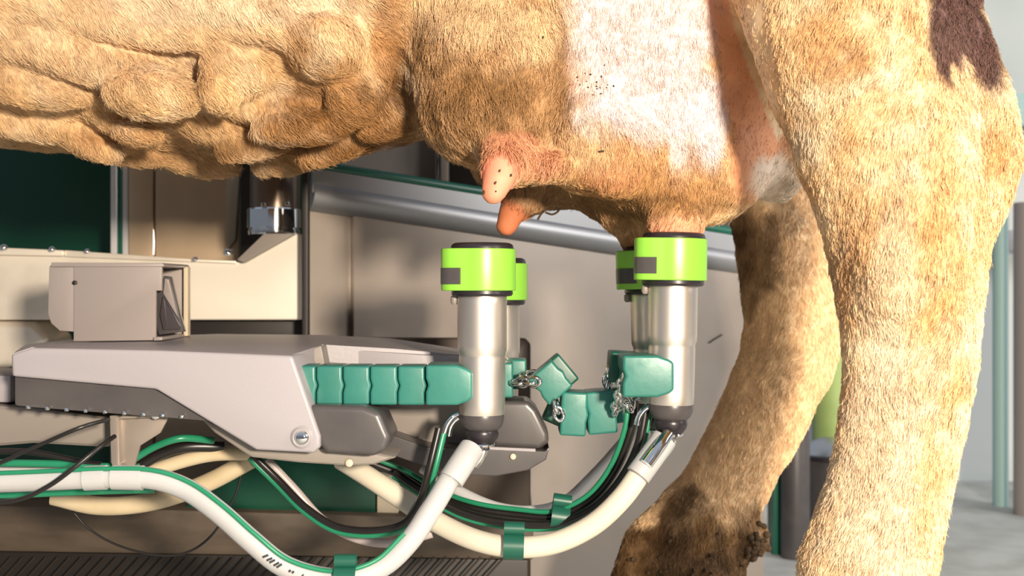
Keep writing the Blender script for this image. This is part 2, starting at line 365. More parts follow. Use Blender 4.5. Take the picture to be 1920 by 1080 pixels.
# ------------------------------------------------------------------ teat cups
def make_cup(label):
    r = thing('teat_cup', label, 'milking cup', (0, 0, 0), 'teat cups')
    q = 1 / F   # profile in pixels at depth 1, measured downwards from collar top
    def pr(l): return [(a * q, -b * q) for a, b in l]
    lathe('rubber_lip', pr([(30, 12), (30, -4), (36, -8), (46, -11), (52, -11), (57, -8), (59, -3), (59, 10)]), (0, 0, 0), M['rubber'], r, caps=False)
    lathe('liner_mouth', pr([(34, 6), (20, 8), (12, 14), (11, 40), (.1, 40)]), (0, 0, 0), M['rubber'], r, caps=False)
    # collar: round ring with a squared tab on the left
    bm = bmesh.new(); ring = []
    for k in range(56):
        a = 2 * math.pi * k / 56; x = 63 * math.cos(a); y = 63 * math.sin(a)
        ring.append((x, y))
    ring = [p for p in ring if not (p[0] < -20 and abs(p[1]) < 59 and p[1] < 6)]
    out = [p for p in ring]
    # insert tab (towards -x and a little to the front)
    tabp = [(-64, 4), (-73, -2), (-75, -12), (-75, -34), (-70, -44), (-58, -52), (-44, -56), (-28, -58)]
    i0 = max(range(len(out)), key=lambda i: (out[(i + 1) % len(out)][0] - out[i][0]) ** 2 + (out[(i + 1) % len(out)][1] - out[i][1]) ** 2)
    out = out[i0 + 1:] + out[:i0 + 1] + tabp
    t = [bm.verts.new((x * q, y * q, 0)) for x, y in out]; b = [bm.verts.new((x * q, y * q, -78 * q)) for x, y in out]
    bm.faces.new(t[::-1]); bm.faces.new(b); n = len(t)
    for i in range(n): bm.faces.new((t[i], t[(i + 1) % n], b[(i + 1) % n], b[i]))
    bmesh.ops.recalc_face_normals(bm, faces=bm.faces); bevel(bm, .0014, 3, 50)
    link('collar', bm_mesh(bm), M['lime'], r, 30)
    # dark insert on the tab front face
    v = [Vector((-76, -14, 0)), Vector((-76, -34, 0)), Vector((-71, -45, 0)), Vector((-59, -53, 0)), Vector((-40, -58.5, 0))]
    bm = bmesh.new(); rows = []
    for z in (-36, -66):
        rows.append([bm.verts.new((p.x * q, (p.y - 1) * q, z * q)) for p in v])
    back = [[bm.verts.new(((p.x + 4) * q, (p.y + 4) * q, z * q)) for p in v] for z in (-36, -66)]
    for i in range(4):
        bm.faces.new((rows[0][i], rows[0][i + 1], rows[1][i + 1], rows[1][i]))
        bm.faces.new((back[0][i], back[1][i], back[1][i + 1], back[0][i + 1]))
        bm.faces.new((rows[0][i], back[0][i], back[0][i + 1], rows[0][i + 1]))
        bm.faces.new((rows[1][i], rows[1][i + 1], back[1][i + 1], back[1][i]))
    bm.faces.new((rows[0][0], rows[1][0], back[1][0], back[0][0])); bm.faces.new((rows[0][4], back[0][4], back[1][4], rows[1][4]))
    link('tab_insert', bm_mesh(bm), M['dkgrey'], r, 50)
    lathe('rubber_band', pr([(46, 70), (57, 76), (58, 84), (55, 88), (46, 89)]), (0, 0, 0), M['rubber'], r)
    lathe('shell', pr([(44, 84), (46.5, 90), (46.5, 105), (46.5, 180), (46, 190), (43.5, 197), (43.0, 201), (43.6, 205), (43.4, 250), (42.8, 290), (42, 308), (40, 312)]), (0, 0, 0), M['cupsteel'], r, n=56, smooth=60)
    lathe('boot', pr([(41, 308), (41.8, 311), (41, 322), (37, 332), (31, 338), (28, 339)]), (0, 0, 0), M['dkgrey'], r, n=48, smooth=60)
    lathe('boot_cap', pr([(28, 336), (30.5, 340), (31.5, 346), (29, 355), (23, 363), (15, 366)]), (0, 0, 0), M['rubber'], r, n=40, smooth=60)
    lathe('flange', pr([(10, 363), (23, 364), (24, 366), (23, 369), (10, 370)]), (0, 0, 0), M['chrome'], r)
    nz = spline([Vector(p) * q for p in ((0, 0, -368), (0, 0, -378), (-6, 0, -392), (-16, 0, -404))], 5)
    link('nozzle', tube_mesh(nz, 12 * q, 16), M['chrome'], r, 60)
    sp2 = spline([Vector(p) * q for p in ((-44, -2, -316), (-52, -2, -322), (-60, -2, -334), (-64, -2, -350))], 5)
    link('pulse_nipple', tube_mesh(sp2, 6 * q, 12), M['chrome'], r, 60)
    lathe('side_nub', pr([(6, 88), (7, 92), (7, 100), (4, 104)]), (-52 * q, 0, 0), M['grey2'], r, n=14)
    return r
def copy_tree(o, parent=None):
    c = o.copy(); COL.objects.link(c); c.parent = parent
    for ch in o.children: copy_tree(ch, c)
    return c
cup = make_cup('steel teat cup, lime green collar, open and empty under a free teat at front left')
cups = [(904, 467, 1.0, 0, 0, 1, None),
        (934, 494, 1.14, .0, 0, 0, 'teat cup mostly hidden behind the empty front cup, green collar edge showing'),
        (1263, 448, 1.0, .9, 0, 0, 'steel teat cup, bright lime collar, attached to the near rear teat'),
        (1222, 470, 1.09, -1.5, 0, 0, 'shaded teat cup on the far rear teat, behind the bright attached cup')]
for i, (x, y, Y, tilt, rz, _, lb) in enumerate(cups):
    o = cup if i == 0 else copy_tree(cup)
    o.location = P(x, y, Y); o.rotation_euler = (0, math.radians(tilt), 0)
    if lb: o['label'] = lb

# ------------------------------------------------------------------ green cup holders (links on chains)
def link_block(px, py, Y, w, h, d, ang=0, taper=None, notch=True):
    """teal link: rounded block (sizes in px at depth Y), wavy right edge, rotated by ang in the image plane"""
    bm = bmesh.new(); hw, hh = w / 2, h / 2
    if taper:
        pts = [(-hw, -hh), (hw * .35, -hh), (hw * .8, -hh + taper * .55), (hw, -hh + taper), (hw, hh - taper), (hw * .8, hh - taper * .5), (hw * .35, hh), (-hw, hh), (-hw, hh * .35), (-hw + 5, 0), (-hw, -hh * .35)]
    else:
        pts = [(-hw, -hh), (hw, -hh), (hw, -hh * .35), (hw + (3.5 if notch else 0), 0), (hw, hh * .35), (hw, hh), (-hw, hh), (-hw, hh * .35), (-hw + (3.5 if notch else 0), 0), (-hw, -hh * .35)]
    s = S(Y); c = P(px, py, Y); ca, sa = math.cos(math.radians(ang)), math.sin(math.radians(ang))
    f = []; b = []
    for x, y in pts:
        X = (x * ca - y * sa) * s; Z = -(x * sa + y * ca) * s
        f.append(bm.verts.new((c.x + X, Y, c.z + Z))); b.append(bm.verts.new((c.x + X, Y + d, c.z + Z)))
    n = len(f); bm.faces.new(f); bm.faces.new(b[::-1])
    for i in range(n): bm.faces.new((f[i], b[i], b[(i + 1) % n], f[(i + 1) % n]))
    bmesh.ops.recalc_face_normals(bm, faces=bm.faces); bevel(bm, .0024, 3, 40)
    return bm_mesh(bm)
def chain(parent, a, b, n, r=.0050, th=.0020):
    a, b = Vector(a), Vector(b); d = (b - a).normalized()
    u = d.cross(Vector((0, 1, 0))).normalized(); v = Vector((0, 1, 0))
    for i in range(n):
        c = a.lerp(b, i / max(1, n - 1)); w = u if i % 2 else (u * .35 + v * .9).normalized()
        path = [c + d * math.cos(t) * r * 1.25 + w * math.sin(t) * r * .8 for t in [2 * math.pi * k / 14 for k in range(14)]]
        vs = []; fs = []
        nrm = d.cross(w).normalized()
        for k, p in enumerate(path):
            e = (p - c).normalized()
            for j in range(6):
                al = 2 * math.pi * j / 6; vs.append(p + (e * math.cos(al) + nrm * math.sin(al)) * th)
        for k in range(14):
            for j in range(6): fs.append((k * 6 + j, ((k + 1) % 14) * 6 + j, ((k + 1) % 14) * 6 + (j + 1) % 6, k * 6 + (j + 1) % 6))
        me = bpy.data.meshes.new('link'); me.from_pydata(vs, [], fs); bm = bmesh.new(); bm.from_mesh(me)
        link('chain_link', bm_mesh(bm), M['chrome'], parent, 80)
h1 = thing('cup_holder', 'straight row of six teal plastic links holding the empty front cup', 'cup holder', P(700, 722, 1.0))
for x0, x1 in ((553, 591), (593, 641), (643, 692), (694, 744), (746, 796)):
    link('holder_link', link_block((x0 + x1) / 2, 722.5 + (x0 - 560) * .004, .985, x1 - x0 + .5, 73, .036), M['teal'], h1, 40)
link('end_link', link_block(842, 722.5, .980, 88, 75, .050, 0, 14), M['teal'], h1, 40)
h2 = thing('cup_holder', 'bent teal plastic links and shiny chain joining the arm to the attached cup', 'cup holder', P(1090, 760, 1.06))
link('holder_link', link_block(1032, 718, 1.03, 58, 64, .028, -40), M['teal'], h2, 40)
link('holder_link', link_block(1046, 704, 1.062, 54, 62, .028, -40, notch=False), M['dkteal'], h2, 40)
link('holder_link', link_block(1076, 777, 1.03, 49, 82, .040, 3), M['teal'], h2, 40)
link('holder_link', link_block(1128, 774, 1.03, 55, 80, .040, -5), M['teal'], h2, 40)
link('hinge_block', link_block(1041, 779, 1.055, 40, 34, .02, 24, notch=False), M['dkteal'], h2, 40)
link('hinge_block', link_block(1152, 762, 1.055, 32, 66, .02, -8, notch=False), M['teal'], h2, 40)
link('end_link', link_block(1216, 706, .965, 96, 78, .05, 0, 13), M['teal'], h2, 40)
link('end_link', link_block(1172, 690, 1.03, 56, 58, .04, 4, notch=False), M['dkteal'], h2, 40)
chain(h2, P(968, 717, 1.04), P(1002, 716, 1.03), 4)
chain(h2, P(988, 705, 1.06), P(1010, 704, 1.06), 3)
chain(h2, P(1170, 708, .985), P(1154, 772, 1.02), 7)
chain(h2, P(1166, 740, 1.0), P(1180, 764, 1.01), 3)
chain(h2, P(1044, 762, 1.03), P(1048, 776, 1.03), 2)
chain(h2, P(1142, 700, 1.05), P(1140, 726, 1.05), 3)
h3 = thing('cup_holder', 'short teal plastic holder behind the empty cup gripping the hidden cup', 'cup holder', P(960, 712, 1.06))
link('holder_link', link_block(946, 713, 1.045, 32, 66, .032, 0, notch=False), M['teal'], h3, 40)
link('holder_link', link_block(968, 702, 1.085, 38, 56, .032, 0), M['teal'], h3, 40)

# ------------------------------------------------------------------ tubes
def tt(name, pts, r, m, lb, cat='tube', step=8, n=18, group=None):
    o = tube(name, pts, r, m, None, step, n); tag(o, lb, cat, group); return o
T1 = [(-120, 905, .95), (0, 903, .95), (100, 899, .95), (200, 895, .95), (285, 897, .95), (350, 918, .95), (410, 960, .945), (470, 1013, .94), (530, 1060, .94), (600, 1083, .94), (660, 1083, .94), (720, 1060, .945), (770, 1012, .95), (812, 950, .96), (846, 894, .975), (872, 856, .99)]
t1 = tt('milk_tube', T1, 19.5, M['tubewhite'], 'thick white milk tube sweeping low from the left to the empty cup', 'milk tube')
pth = spline([P(*p) for p in [(832, 908, .975), (846, 886, .98), (872, 846, .99), (882, 836, .995)]], 6)
tc_ = link('end_sleeve', tube_mesh([p for p in spline([P(846, 900, .972), P(864, 872, .978), P(884, 842, .99)], 6)], .0108, 20), M['tubewhite'], t1, 60)
cf = link('coupling', tube_mesh(spline([P(160, 897, .95), P(200, 895, .95)], 4), .0100, 20), M['tubewhite'], t1, 60)
cf = link('coupling', tube_mesh(spline([P(212, 895, .95), P(268, 896, .95)], 4), .0100, 20), M['tubewhite'], t1, 60)
# faint printed marks on the tube
pr_ = thing
sp1 = spline([P(*p) for p in T1], 24)
for i, fr in enumerate((.505, .512, .519, .526, .533, .550, .558, .575, .60, .625)):
    p = sp1[int(fr * (len(sp1) - 1))]; q_ = sp1[int(fr * (len(sp1) - 1)) + 1] - p
    ang = math.atan2(q_.z, q_.x)
    block('print_mark', (p.x, p.y - .00845, p.z + .001), (.0018 if i < 7 else .0012, .0008, .005 if i < 5 else .0022), M['print'], t1, 0, Matrix.Rotation(-ang + .5, 3, 'Y'))
def stripe(pts, off, r, m, lb, name='pulse_tube', yo=0):
    path = spline([P(*p) for p in pts], 8)
    o = link(name, tube_mesh(path, r / F, 12, off=(off / F, yo)), m, None, 60); tag(o, lb, 'tube'); return o
stripe(T1[:13], 17, 4.2, M['tubegreen'], 'thin green tube riding on top of the sweeping white milk tube', yo=.006)
T2 = [(640, 862, 1.08), (700, 900, 1.06), (760, 940, 1.05), (830, 985, 1.03), (900, 1015, 1.01), (970, 1026, 1.0), (1040, 1018, .995), (1110, 985, .99), (1165, 935, .985), (1205, 880, .985), (1240, 832, .99)]
t2 = tt('milk_tube', T2, 20.5, M['tubecream'], 'thick cream milk tube curving under the arm up to the attached cup', 'milk tube')
t2.data.materials[0] = M['tubewhite'] if False else mat('milk_tube_warm', (.68, .62, .50), .28, sss=.2)
link('end_sleeve', tube_mesh(spline([P(1196, 892, .98), P(1222, 856, .985), P(1246, 822, .99)], 6), .0108, 20), M['tubewhite'], t2, 60)
link('spigot', tube_mesh(spline([P(1212, 870, .97), P(1234, 840, .975), P(1252, 814, .985)], 6), .0055, 14), M['chrome'], t2, 60)
# pulse tube bundle under the arm (left loop) leading to the empty cup
A = [(470, 856, 1.04), (520, 905, 1.04), (570, 955, 1.03), (630, 992, 1.02), (700, 1000, 1.01), (762, 985, 1.0), (795, 940, .99), (812, 880, .985), (830, 805, .99)]
stripe(A, -3, 6.5, M['tubegreen'], 'green pulse tube looping low then rising to the empty cup')
stripe(A, 7, 7, M['tubeblack'], 'black pulse tube paired with the green one rising to the empty cup', yo=.003)
Bq = [(500, 862, 1.06), (550, 915, 1.06), (605, 975, 1.06), (670, 1010, 1.05), (740, 1018, 1.04), (810, 1000, 1.04)]
stripe(Bq, 0, 9, mat('tube_pinkgrey', (.42, .36, .35), .35), 'pinkish grey milk tube looping below the green pulse tube', 'milk_tube')
# right bundle
C1 = [(700, 866, 1.10), (760, 890, 1.10), (820, 925, 1.09), (890, 950, 1.07), (970, 962, 1.06), (1040, 965, 1.05), (1105, 935, 1.04), (1150, 880, 1.03), (1178, 810, 1.02), (1186, 752, 1.02)]
stripe(C1, 9, 5, M['tubegreen'], 'green pulse tube arcing to the shaded far rear cup', yo=.004)
stripe(C1, -4, 8.5, M['tubeblack'], 'black pulse tube arcing beside the green one to the far rear cup')
C2 = [(740, 885, 1.08), (800, 925, 1.07), (870, 962, 1.06), (950, 980, 1.05), (1040, 982, 1.04), (1110, 955, 1.03), (1160, 905, 1.02), (1195, 840, 1.01), (1212, 762, 1.01)]
stripe(C2, 0, 8.5, M['tubeblack'], 'lower black pulse tube arcing to the bright attached cup')
stripe(C2, -10, 5, M['tubegreen'], 'thin green tube on the outer edge of the right bundle', yo=-.002)
C3 = [(790, 880, 1.13), (860, 925, 1.12), (930, 955, 1.11), (1000, 962, 1.10), (1060, 945, 1.10), (1120, 890, 1.10), (1165, 840, 1.10), (1200, 800, 1.10)]
stripe(C3, 4, 12, M['tubewhite'], 'white milk tube arcing behind the black bundle to the far cup', 'milk_tube')
link('nipple_hook', tube_mesh(spline([P(1186, 770, 1.02), P(1187, 756, 1.02), P(1194, 748, 1.02), P(1202, 752, 1.02)], 5), .0032, 10), M['chrome'], cup, 60) if False else None
for pts, lb in (([(1184, 775, 1.02), (1186, 758, 1.02), (1193, 748, 1.02), (1200, 746, 1.02)], 'small bent steel nipple topping the left black tube'), ([(1206, 780, 1.01), (1210, 768, 1.01), (1218, 760, 1.01)], 'small bent steel nipple topping the right black tube')):
    o = tube('steel_nipple', pts, 6.5, M['chrome'], None, 5, 12); tag(o, lb, 'nipple')
o = tube('steel_nipple', [(832, 812, .988), (838, 796, .988), (848, 782, .988), (858, 776, .99)], 5.5, M['chrome'], None, 5, 12); tag(o, 'small bent steel nipple above the green tube at the empty cup', 'nipple')
# left tube tangle
tt('milk_tube', [(100, 930, 1.10), (180, 948, 1.10), (260, 945, 1.10), (330, 928, 1.10), (400, 900, 1.10), (470, 862, 1.10)], 19, M['tubecream'], 'cream milk tube sagging under the bracket at left', 'milk tube')
tt('milk_tube', [(262, 892, 1.06), (330, 868, 1.06), (400, 852, 1.06), (480, 850, 1.06)], 14, M['tubecream'], 'cream milk tube slanting up beneath the front cover', 'milk tube')
tt('pulse_tube', [(240, 868, 1.03), (290, 838, 1.03), (340, 822, 1.03), (400, 826, 1.05)], 7, M['tubegreen'], 'short green tube arching beside the hanger bracket')
tt('pulse_tube', [(250, 882, 1.05), (300, 852, 1.05), (350, 838, 1.05), (420, 838, 1.06)], 11, M['tubeblack'], 'short black tube arching beside the hanger bracket')
tt('pulse_tube', [(-100, 866, 1.0), (0, 868, 1.0), (110, 870, 1.0), (170, 874, 1.0), (260, 876, 1.0)], 7, M['tubegreen'], 'green tube lying along the top of the white tube at far left')
tt('pulse_tube', [(-100, 925, .99), (0, 928, .99), (100, 924, .99), (200, 920, .99), (290, 918, 1.0)], 7, M['tubegreen'], 'green tube under the white milk tube at far left')
tt('milk_tube', [(-100, 880, 1.02), (0, 882, 1.02), (80, 880, 1.02), (150, 888, 1.02)], 12, M['tubewhite'], 'white milk tube partly hidden behind the front one at far left', 'milk tube')
tt('black_cable', [(-60, 890, .94), (0, 868, .94), (80, 832, .94), (150, 802, .94), (205, 786, .96)], 3.6, M['tubeblack'], 'thin black cable rising from the left edge to the bracket', 'cable', 8, 8)
tt('black_cable', [(-60, 945, .93), (30, 938, .93), (90, 912, .93), (140, 876, .93), (185, 840, .94), (215, 818, .96)], 4.2, M['tubeblack'], 'black cable crossing in front of the white tube at left', 'cable', 8, 8)
tt('black_cable', [(130, 950, 1.12), (165, 990, 1.12), (220, 1022, 1.12), (290, 1040, 1.12), (350, 1036, 1.12), (400, 1000, 1.12), (440, 930, 1.12), (458, 866, 1.12)], 2.6, M['tubeblack'], 'thin black cable hanging in a loop below the arm', 'cable', 8, 8)
tt('black_cable', [(190, 872, 1.0), (160, 868, 1.0), (60, 848, 1.0), (-40, 846, 1.0)], 6, M['tubeblack'], 'dark cable behind the white tube under the lower body', 'cable')

# clips
def clip(px, py, Y, w, h, ang, lb):
    t = thing('tube_clip', lb, 'clip', P(px, py, Y))
    s = S(Y); R = Matrix.Rotation(math.radians(-ang), 3, 'Y')
    for k, (dy, r) in enumerate(((.0, h / 2), (-h / 2 - 8, 13))):
        ax = R @ Vector((1, 0, 0)); c = P(px, py, Y) + R @ Vector((0, 0, -dy * s))
        lathe('clip_ring', [(r * s * .80, -w / 2 * s), (r * s, -w / 2 * s), (r * s, w / 2 * s), (r * s * .80, w / 2 * s), (r * s * .80, -w / 2 * s)], c, M['dkteal'], t, axis=ax, n=28, caps=False)
clip(963, 1024, .998, 38, 50, -2, 'dark green clip around the cream tube below the bundle')
clip(1050, 970, 1.045, 34, 46, -8, 'dark green clip around the black bundle right of centre')
clip(648, 1084, .935, 40, 48, 0, 'dark green clip at the bottom edge on the sweeping white tube')
clip(768, 982, 1.02, 24, 44, -30, 'dark green clip half hidden behind the tube to the empty cup')

# ------------------------------------------------------------------ right background, seen between and beside the legs
def pillar(name, x0, x1, y0, y1, Y, m, lb, cat, d=None):
    r = (x1 - x0) / 2 * S(Y); c = P((x0 + x1) / 2, y1, Y)
    h = (y1 - y0) * S(Y)
    o = lathe(name, [(r * .96, 0), (r, .004), (r, h - .004), (r * .96, h)], c, m, None, n=32); tag(o, lb, cat); return o
def zf(Y): return 540 + (CZ - .0) * F / Y     # pixel row of the floor at depth Y
pillar('green_pipe', 1524, 1604, 300, zf(2.42), 2.42, M['limepipe'], 'pale green upright pipe seen between the two hind legs', 'pipe')
pillar('black_post', 1464, 1518, 772, zf(2.1), 2.1, M['dkgrey'], 'dark round post seen between the hind legs', 'post')
o = prism('green_upright', [(1449, 640), (1466, 640), (1466, zf(2.12)), (1449, zf(2.12))], 2.12, 2.15, M['greentrim'], None, .001); tag(o, 'dark green upright strip behind the far hind leg', 'strip')
o = prism('steel_upright', [(1428, 640), (1447, 640), (1447, zf(2.14)), (1428, zf(2.14))], 2.14, 2.17, M['chrome'], None, .001); tag(o, 'narrow silvery upright left of the green strip', 'strip')
hz = thing('grey_bucket', 'grey shiny bucket with black rim behind the near leg', 'bucket', PZ(1560, 2.25, 0))
lathe('bucket_body', [(.045, 0), (.058, .1), (.066, .160)], PZ(1562, 2.22, .0), M['dkgrey'], hz)
lathe('bucket_rim', [(.068, 0), (.074, .002), (.074, .009), (.068, .011)], PZ(1562, 2.22, .160), M['rubber'], hz, caps=False)
lathe('bucket_lid', [(.066, 0), (.055, .020), (.02, .034), (.001, .036)], PZ(1562, 2.22, .164), M['steel'], hz)
pillar('steel_post', 1862, 1890, 180, zf(2.6), 2.6, M['tealpale'], 'pale teal post blurred behind the near leg', 'post')
pillar('steel_post', 1902, 1960, 380, zf(2.5), 2.5, M['boxgrey'], 'thick grey post at the right edge of the picture', 'post')
o = prism('rail', [(1780, 432), (2100, 430), (2100, 470), (1780, 470)], 2.80, 2.84, M['grey'], None, .003); tag(o, 'grey horizontal rail behind the hock at right', 'rail')
o = prism('teal_sign', [(1890, 175), (2060, 175), (2060, 235), (1890, 235)], 2.80, 2.82, M['tealpale'], None, .002); tag(o, 'small teal panel at the right edge above the hock', 'panel')
#COW
exec_cow = True
F_COW = None
# ------------------------------------------------------------------ cow: one continuous surface from a distance field
H = .0045
X0, X1, Yn, Yf, Z0, Z1 = -1.0, .70, .78, 1.66, 0.0, 1.02
gx = np.arange(X0, X1, H, dtype=np.float32); gy = np.arange(Yn, Yf, H, dtype=np.float32); gz = np.arange(Z0 - 3 * H, Z1, H, dtype=np.float32)
FLD = np.full((len(gx), len(gy), len(gz)), .06, dtype=np.float32)
def region(lo, hi):
    a = [max(0, int(np.searchsorted(g, l))) for g, l in zip((gx, gy, gz), lo)]
    b = [min(len(g), int(np.searchsorted(g, h)) + 1) for g, h in zip((gx, gy, gz), hi)]
    return tuple(slice(i, j) for i, j in zip(a, b))
def put(sl, d, k, sub=False):
    if d.size == 0: return
    a = FLD[sl]
    if sub:
        d = -d; h = np.maximum(k - np.abs(a - d), 0) / k; FLD[sl] = np.maximum(a, d) + h * h * k * .25
    else:
        h = np.maximum(k - np.abs(a - d), 0) / k; FLD[sl] = np.minimum(a, d) - h * h * k * .25
def ell(px, py, Y, rx, rz, ry, k=.02, rot=0, sub=False):
    """ellipsoid, rx and rz in pixels at its depth, ry in metres, rot in degrees in the image plane"""
    s = S(Y); c = P(px, py, Y); rx *= s; rz *= s; R = max(rx, rz)
    m = k + .02
    sl = region((c.x - R - m, c.y - ry - m, c.z - R - m), (c.x + R + m, c.y + ry + m, c.z + R + m))
    x = (gx[sl[0]] - c.x)[:, None, None]; y = (gy[sl[1]] - c.y)[None, :, None]; z = (gz[sl[2]] - c.z)[None, None, :]
    a = math.radians(rot); u = x * math.cos(a) - z * math.sin(a); w = x * math.sin(a) + z * math.cos(a)
    k0 = np.sqrt((u / rx) ** 2 + (y / ry) ** 2 + (w / rz) ** 2) + 1e-6
    k1 = np.sqrt((u / rx ** 2) ** 2 + (y / ry ** 2) ** 2 + (w / rz ** 2) ** 2) + 1e-6
    put(sl, k0 * (k0 - 1) / k1, k, sub)
def limb(pts, k=.02, ky=1., sub=False):
    """chain of tapered capsules; pts: (px, py, Y, r px); ky stretches depth"""
    Q_ = [(P(*a[:3]), a[3] * S(a[2])) for a in pts]; m = k + .02
    lo = [min(p[i] - r for p, r in Q_) - m for i in range(3)]; hi = [max(p[i] + r for p, r in Q_) + m for i in range(3)]
    sl = region(lo, hi)
    x = gx[sl[0]][:, None, None]; y = gy[sl[1]][None, :, None]; z = gz[sl[2]][None, None, :]
    best = None
    for (A, ra_), (B, rb_) in zip(Q_[:-1], Q_[1:]):
        d = B - A; L2 = d.length_squared
        t = np.clip(((x - A.x) * d.x + (y - A.y) * d.y + (z - A.z) * d.z) / L2, 0, 1)
        t = t.astype(np.float32)
        dist = np.sqrt((x - A.x - t * d.x) ** 2 + ((y - A.y - t * d.y) / ky) ** 2 + (z - A.z - t * d.z) ** 2) - (ra_ + t * (rb_ - ra_))
        best = dist if best is None else np.minimum(best, dist)
    put(sl, best, k, sub)
TY, TZ, TRY, TRZ = 1.18, CZ + .56, .305, .40
def torsoY(px, py):
    dz = (540 - py) / F; a = 1 / TRY ** 2 + dz * dz / TRZ ** 2; b = -2 * (TY / TRY ** 2 + dz * (TZ - CZ) / TRZ ** 2)
    c = TY ** 2 / TRY ** 2 + (TZ - CZ) ** 2 / TRZ ** 2 - 1; D = b * b - 4 * a * c
    return -b / (2 * a) - (math.sqrt(D) / (2 * a) if D > 0 else 0)
# barrel
x = gx[:, None, None]; y = gy[None, :, None]; z = gz[None, None, :]
rr = np.sqrt(((y - TY) / TRY) ** 2 + ((z - TZ) / TRZ) ** 2 + (np.maximum(x - .10, 0) / .25) ** 2)
d = (rr - 1) * TRY + 0 * x
put((slice(None),) * 3, d.astype(np.float32), .02)
# belly bulk on the left
ell(330, 70, 1.20, 520, 195, .19, .06)
ell(40, 50, 1.20, 420, 172, .20, .05)
ell(600, 90, 1.16, 210, 175, .15, .05)
# folds and swollen veins of the belly
def lump(px, py, rx, ry, dep=.022, rot=0, k=.010, off=.0):
    Y = torsoY(px, py); Y = min(Y, BY(px, py)); ell(px, py, Y + off, rx, ry, dep, k, rot)
def sample(p):
    i = [min(max(int(round((p[j] - g[0]) / H)), 0), len(g) - 1) for j, g in enumerate((gx, gy, gz))]
    return FLD[i[0], i[1], i[2]]
def BY(px, py):
    Y = .80
    while Y < 1.6:
        dd = float(sample(P(px, py, Y)))
        if dd < .003: return Y
        Y += .004
    return 1.2
L = [(150, 110, 190, 42, .020, 14), (285, 178, 92, 44, .036, 6), (60, 165, 120, 34, .018, 8), (215, 225, 90, 26, .026, 30), (255, 250, 48, 18, .020, 8),
     (440, 125, 66, 60, .030, -10), (410, 175, 40, 36, .020, 40), (610, 85, 76, 62, .034, 0), (520, 205, 120, 36, .024, 12), (400, 240, 90, 34, .026, 20),
     (560, 240, 90, 30, .020, 0), (60, 238, 120, 26, .022, 6), (170, 272, 60, 26, .022, 20), (250, 288, 60, 22, .02, 10), (370, 298, 80, 32, .026, 10),
     (480, 268, 80, 30, .018, -14), (530, 306, 60, 24, .020, -4), (630, 270, 80, 32, .02, -22), (450, 30, 150, 45, .018, 14), (250, 45, 180, 38, .014, 10),
     (670, 150, 60, 90, .022, 12), (720, 220, 60, 40, .02, -20)]
for px, py, rx, rz_, dep, rot in L: lump(px, py, rx, rz_, dep, rot)
# udder
ell(1130, -60, 1.18, 370, 260, .20, .05)
ell(925, 110, 1.08, 168, 200, .115, .02)
ell(1265, 150, 1.13, 245, 270, .135, .03)
ell(1130, 150, 1.10, 170, 175, .11, .04)
ell(1100, 262, 1.03, 80, 100, .05, .03)
ell(1280, 330, 1.06, 150, 92, .07, .035)
ell(1035, 300, 1.16, 150, 92, .06, .02)
ell(1190, 350, 1.13, 95, 80, .05, .03)
ell(1430, 250, 1.15, 70, 130, .08, .03, -18)
ell(1010, 318, 1.0, 90, 26, .03, .014, -4)
ell(910, 215, 1.045, 118, 92, .080, .012)
ell(1160, 290, 1.0, 85, 80, .03, .014)
limb([(955, 262, 1.0, 52), (943, 300, .965, 37), (934, 338, .953, 30), (925, 362, .95, 24)], .022)
limb([(1010, 330, 1.13, 62), (978, 372, 1.12, 38), (960, 398, 1.12, 26), (950, 424, 1.12, 21)], .016)
limb([(1265, 385, 1.02, 66), (1265, 415, 1.0, 54), (1265, 444, 1.0, 47), (1265, 468, 1.0, 26)], .018)
limb([(1190, 400, 1.10, 60), (1202, 440, 1.09, 42), (1212, 474, 1.09, 24)], .014)
# groove above the front teat, creases
limb([(900, 300, .90, 5), (960, 300, .905, 6), (1060, 302, .93, 5)], .012, sub=True) if False else None
# near hind leg
NY = .90
limb([(1520, -330, 1.03, 280), (1558, -120, .97, 222), (1585, 0, .93, 196), (1618, 120, .91, 186), (1652, 240, NY, 170), (1678, 340, NY, 157), (1692, 430, NY, 144), (1700, 520, NY, 133), (1706, 610, NY, 125),
      (1703, 700, NY, 118), (1690, 800, NY, 113), (1669, 900, NY, 110), (1645, 990, NY, 117), (1624, 1080, NY, 126), (1602, 1200, NY, 118), (1590, 1330, NY, 128), (1580, 1430, NY, 122)], .016, .86)
limb([(1700, -260, 1.0, 150), (1740, -60, .94, 90), (1766, 40, .92, 76), (1798, 130, NY, 74), (1836, 220, NY, 70), (1846, 290, NY, 68), (1836, 350, NY, 66), (1806, 440, NY, 54), (1784, 560, NY, 42), (1764, 700, NY, 36), (1738, 850, NY, 33), (1710, 980, NY, 40)], .014, .8)
ell(1700, 470, .86, 60, 110, .02, .03, 10)
# far hind leg
FY = 1.34
limb([(1300, 60, FY - .1, 190), (1390, 250, FY - .02, 125), (1440, 360, FY, 84), (1456, 450, FY, 76), (1470, 540, FY, 80), (1482, 610, FY, 84), (1468, 690, FY, 84), (1434, 775, FY, 82), (1390, 855, FY, 78), (1352, 925, FY, 80), (1318, 990, FY, 98), (1278, 1060, FY, 118), (1245, 1140, FY, 112), (1215, 1200, FY, 108)], .02, .85)
limb([(1505, 420, FY, 30), (1528, 540, FY, 34), (1546, 626, FY, 30), (1524, 700, FY, 30)], .02, .8)
ell(1415, 1010, FY - .01, 26, 30, .02, .012)
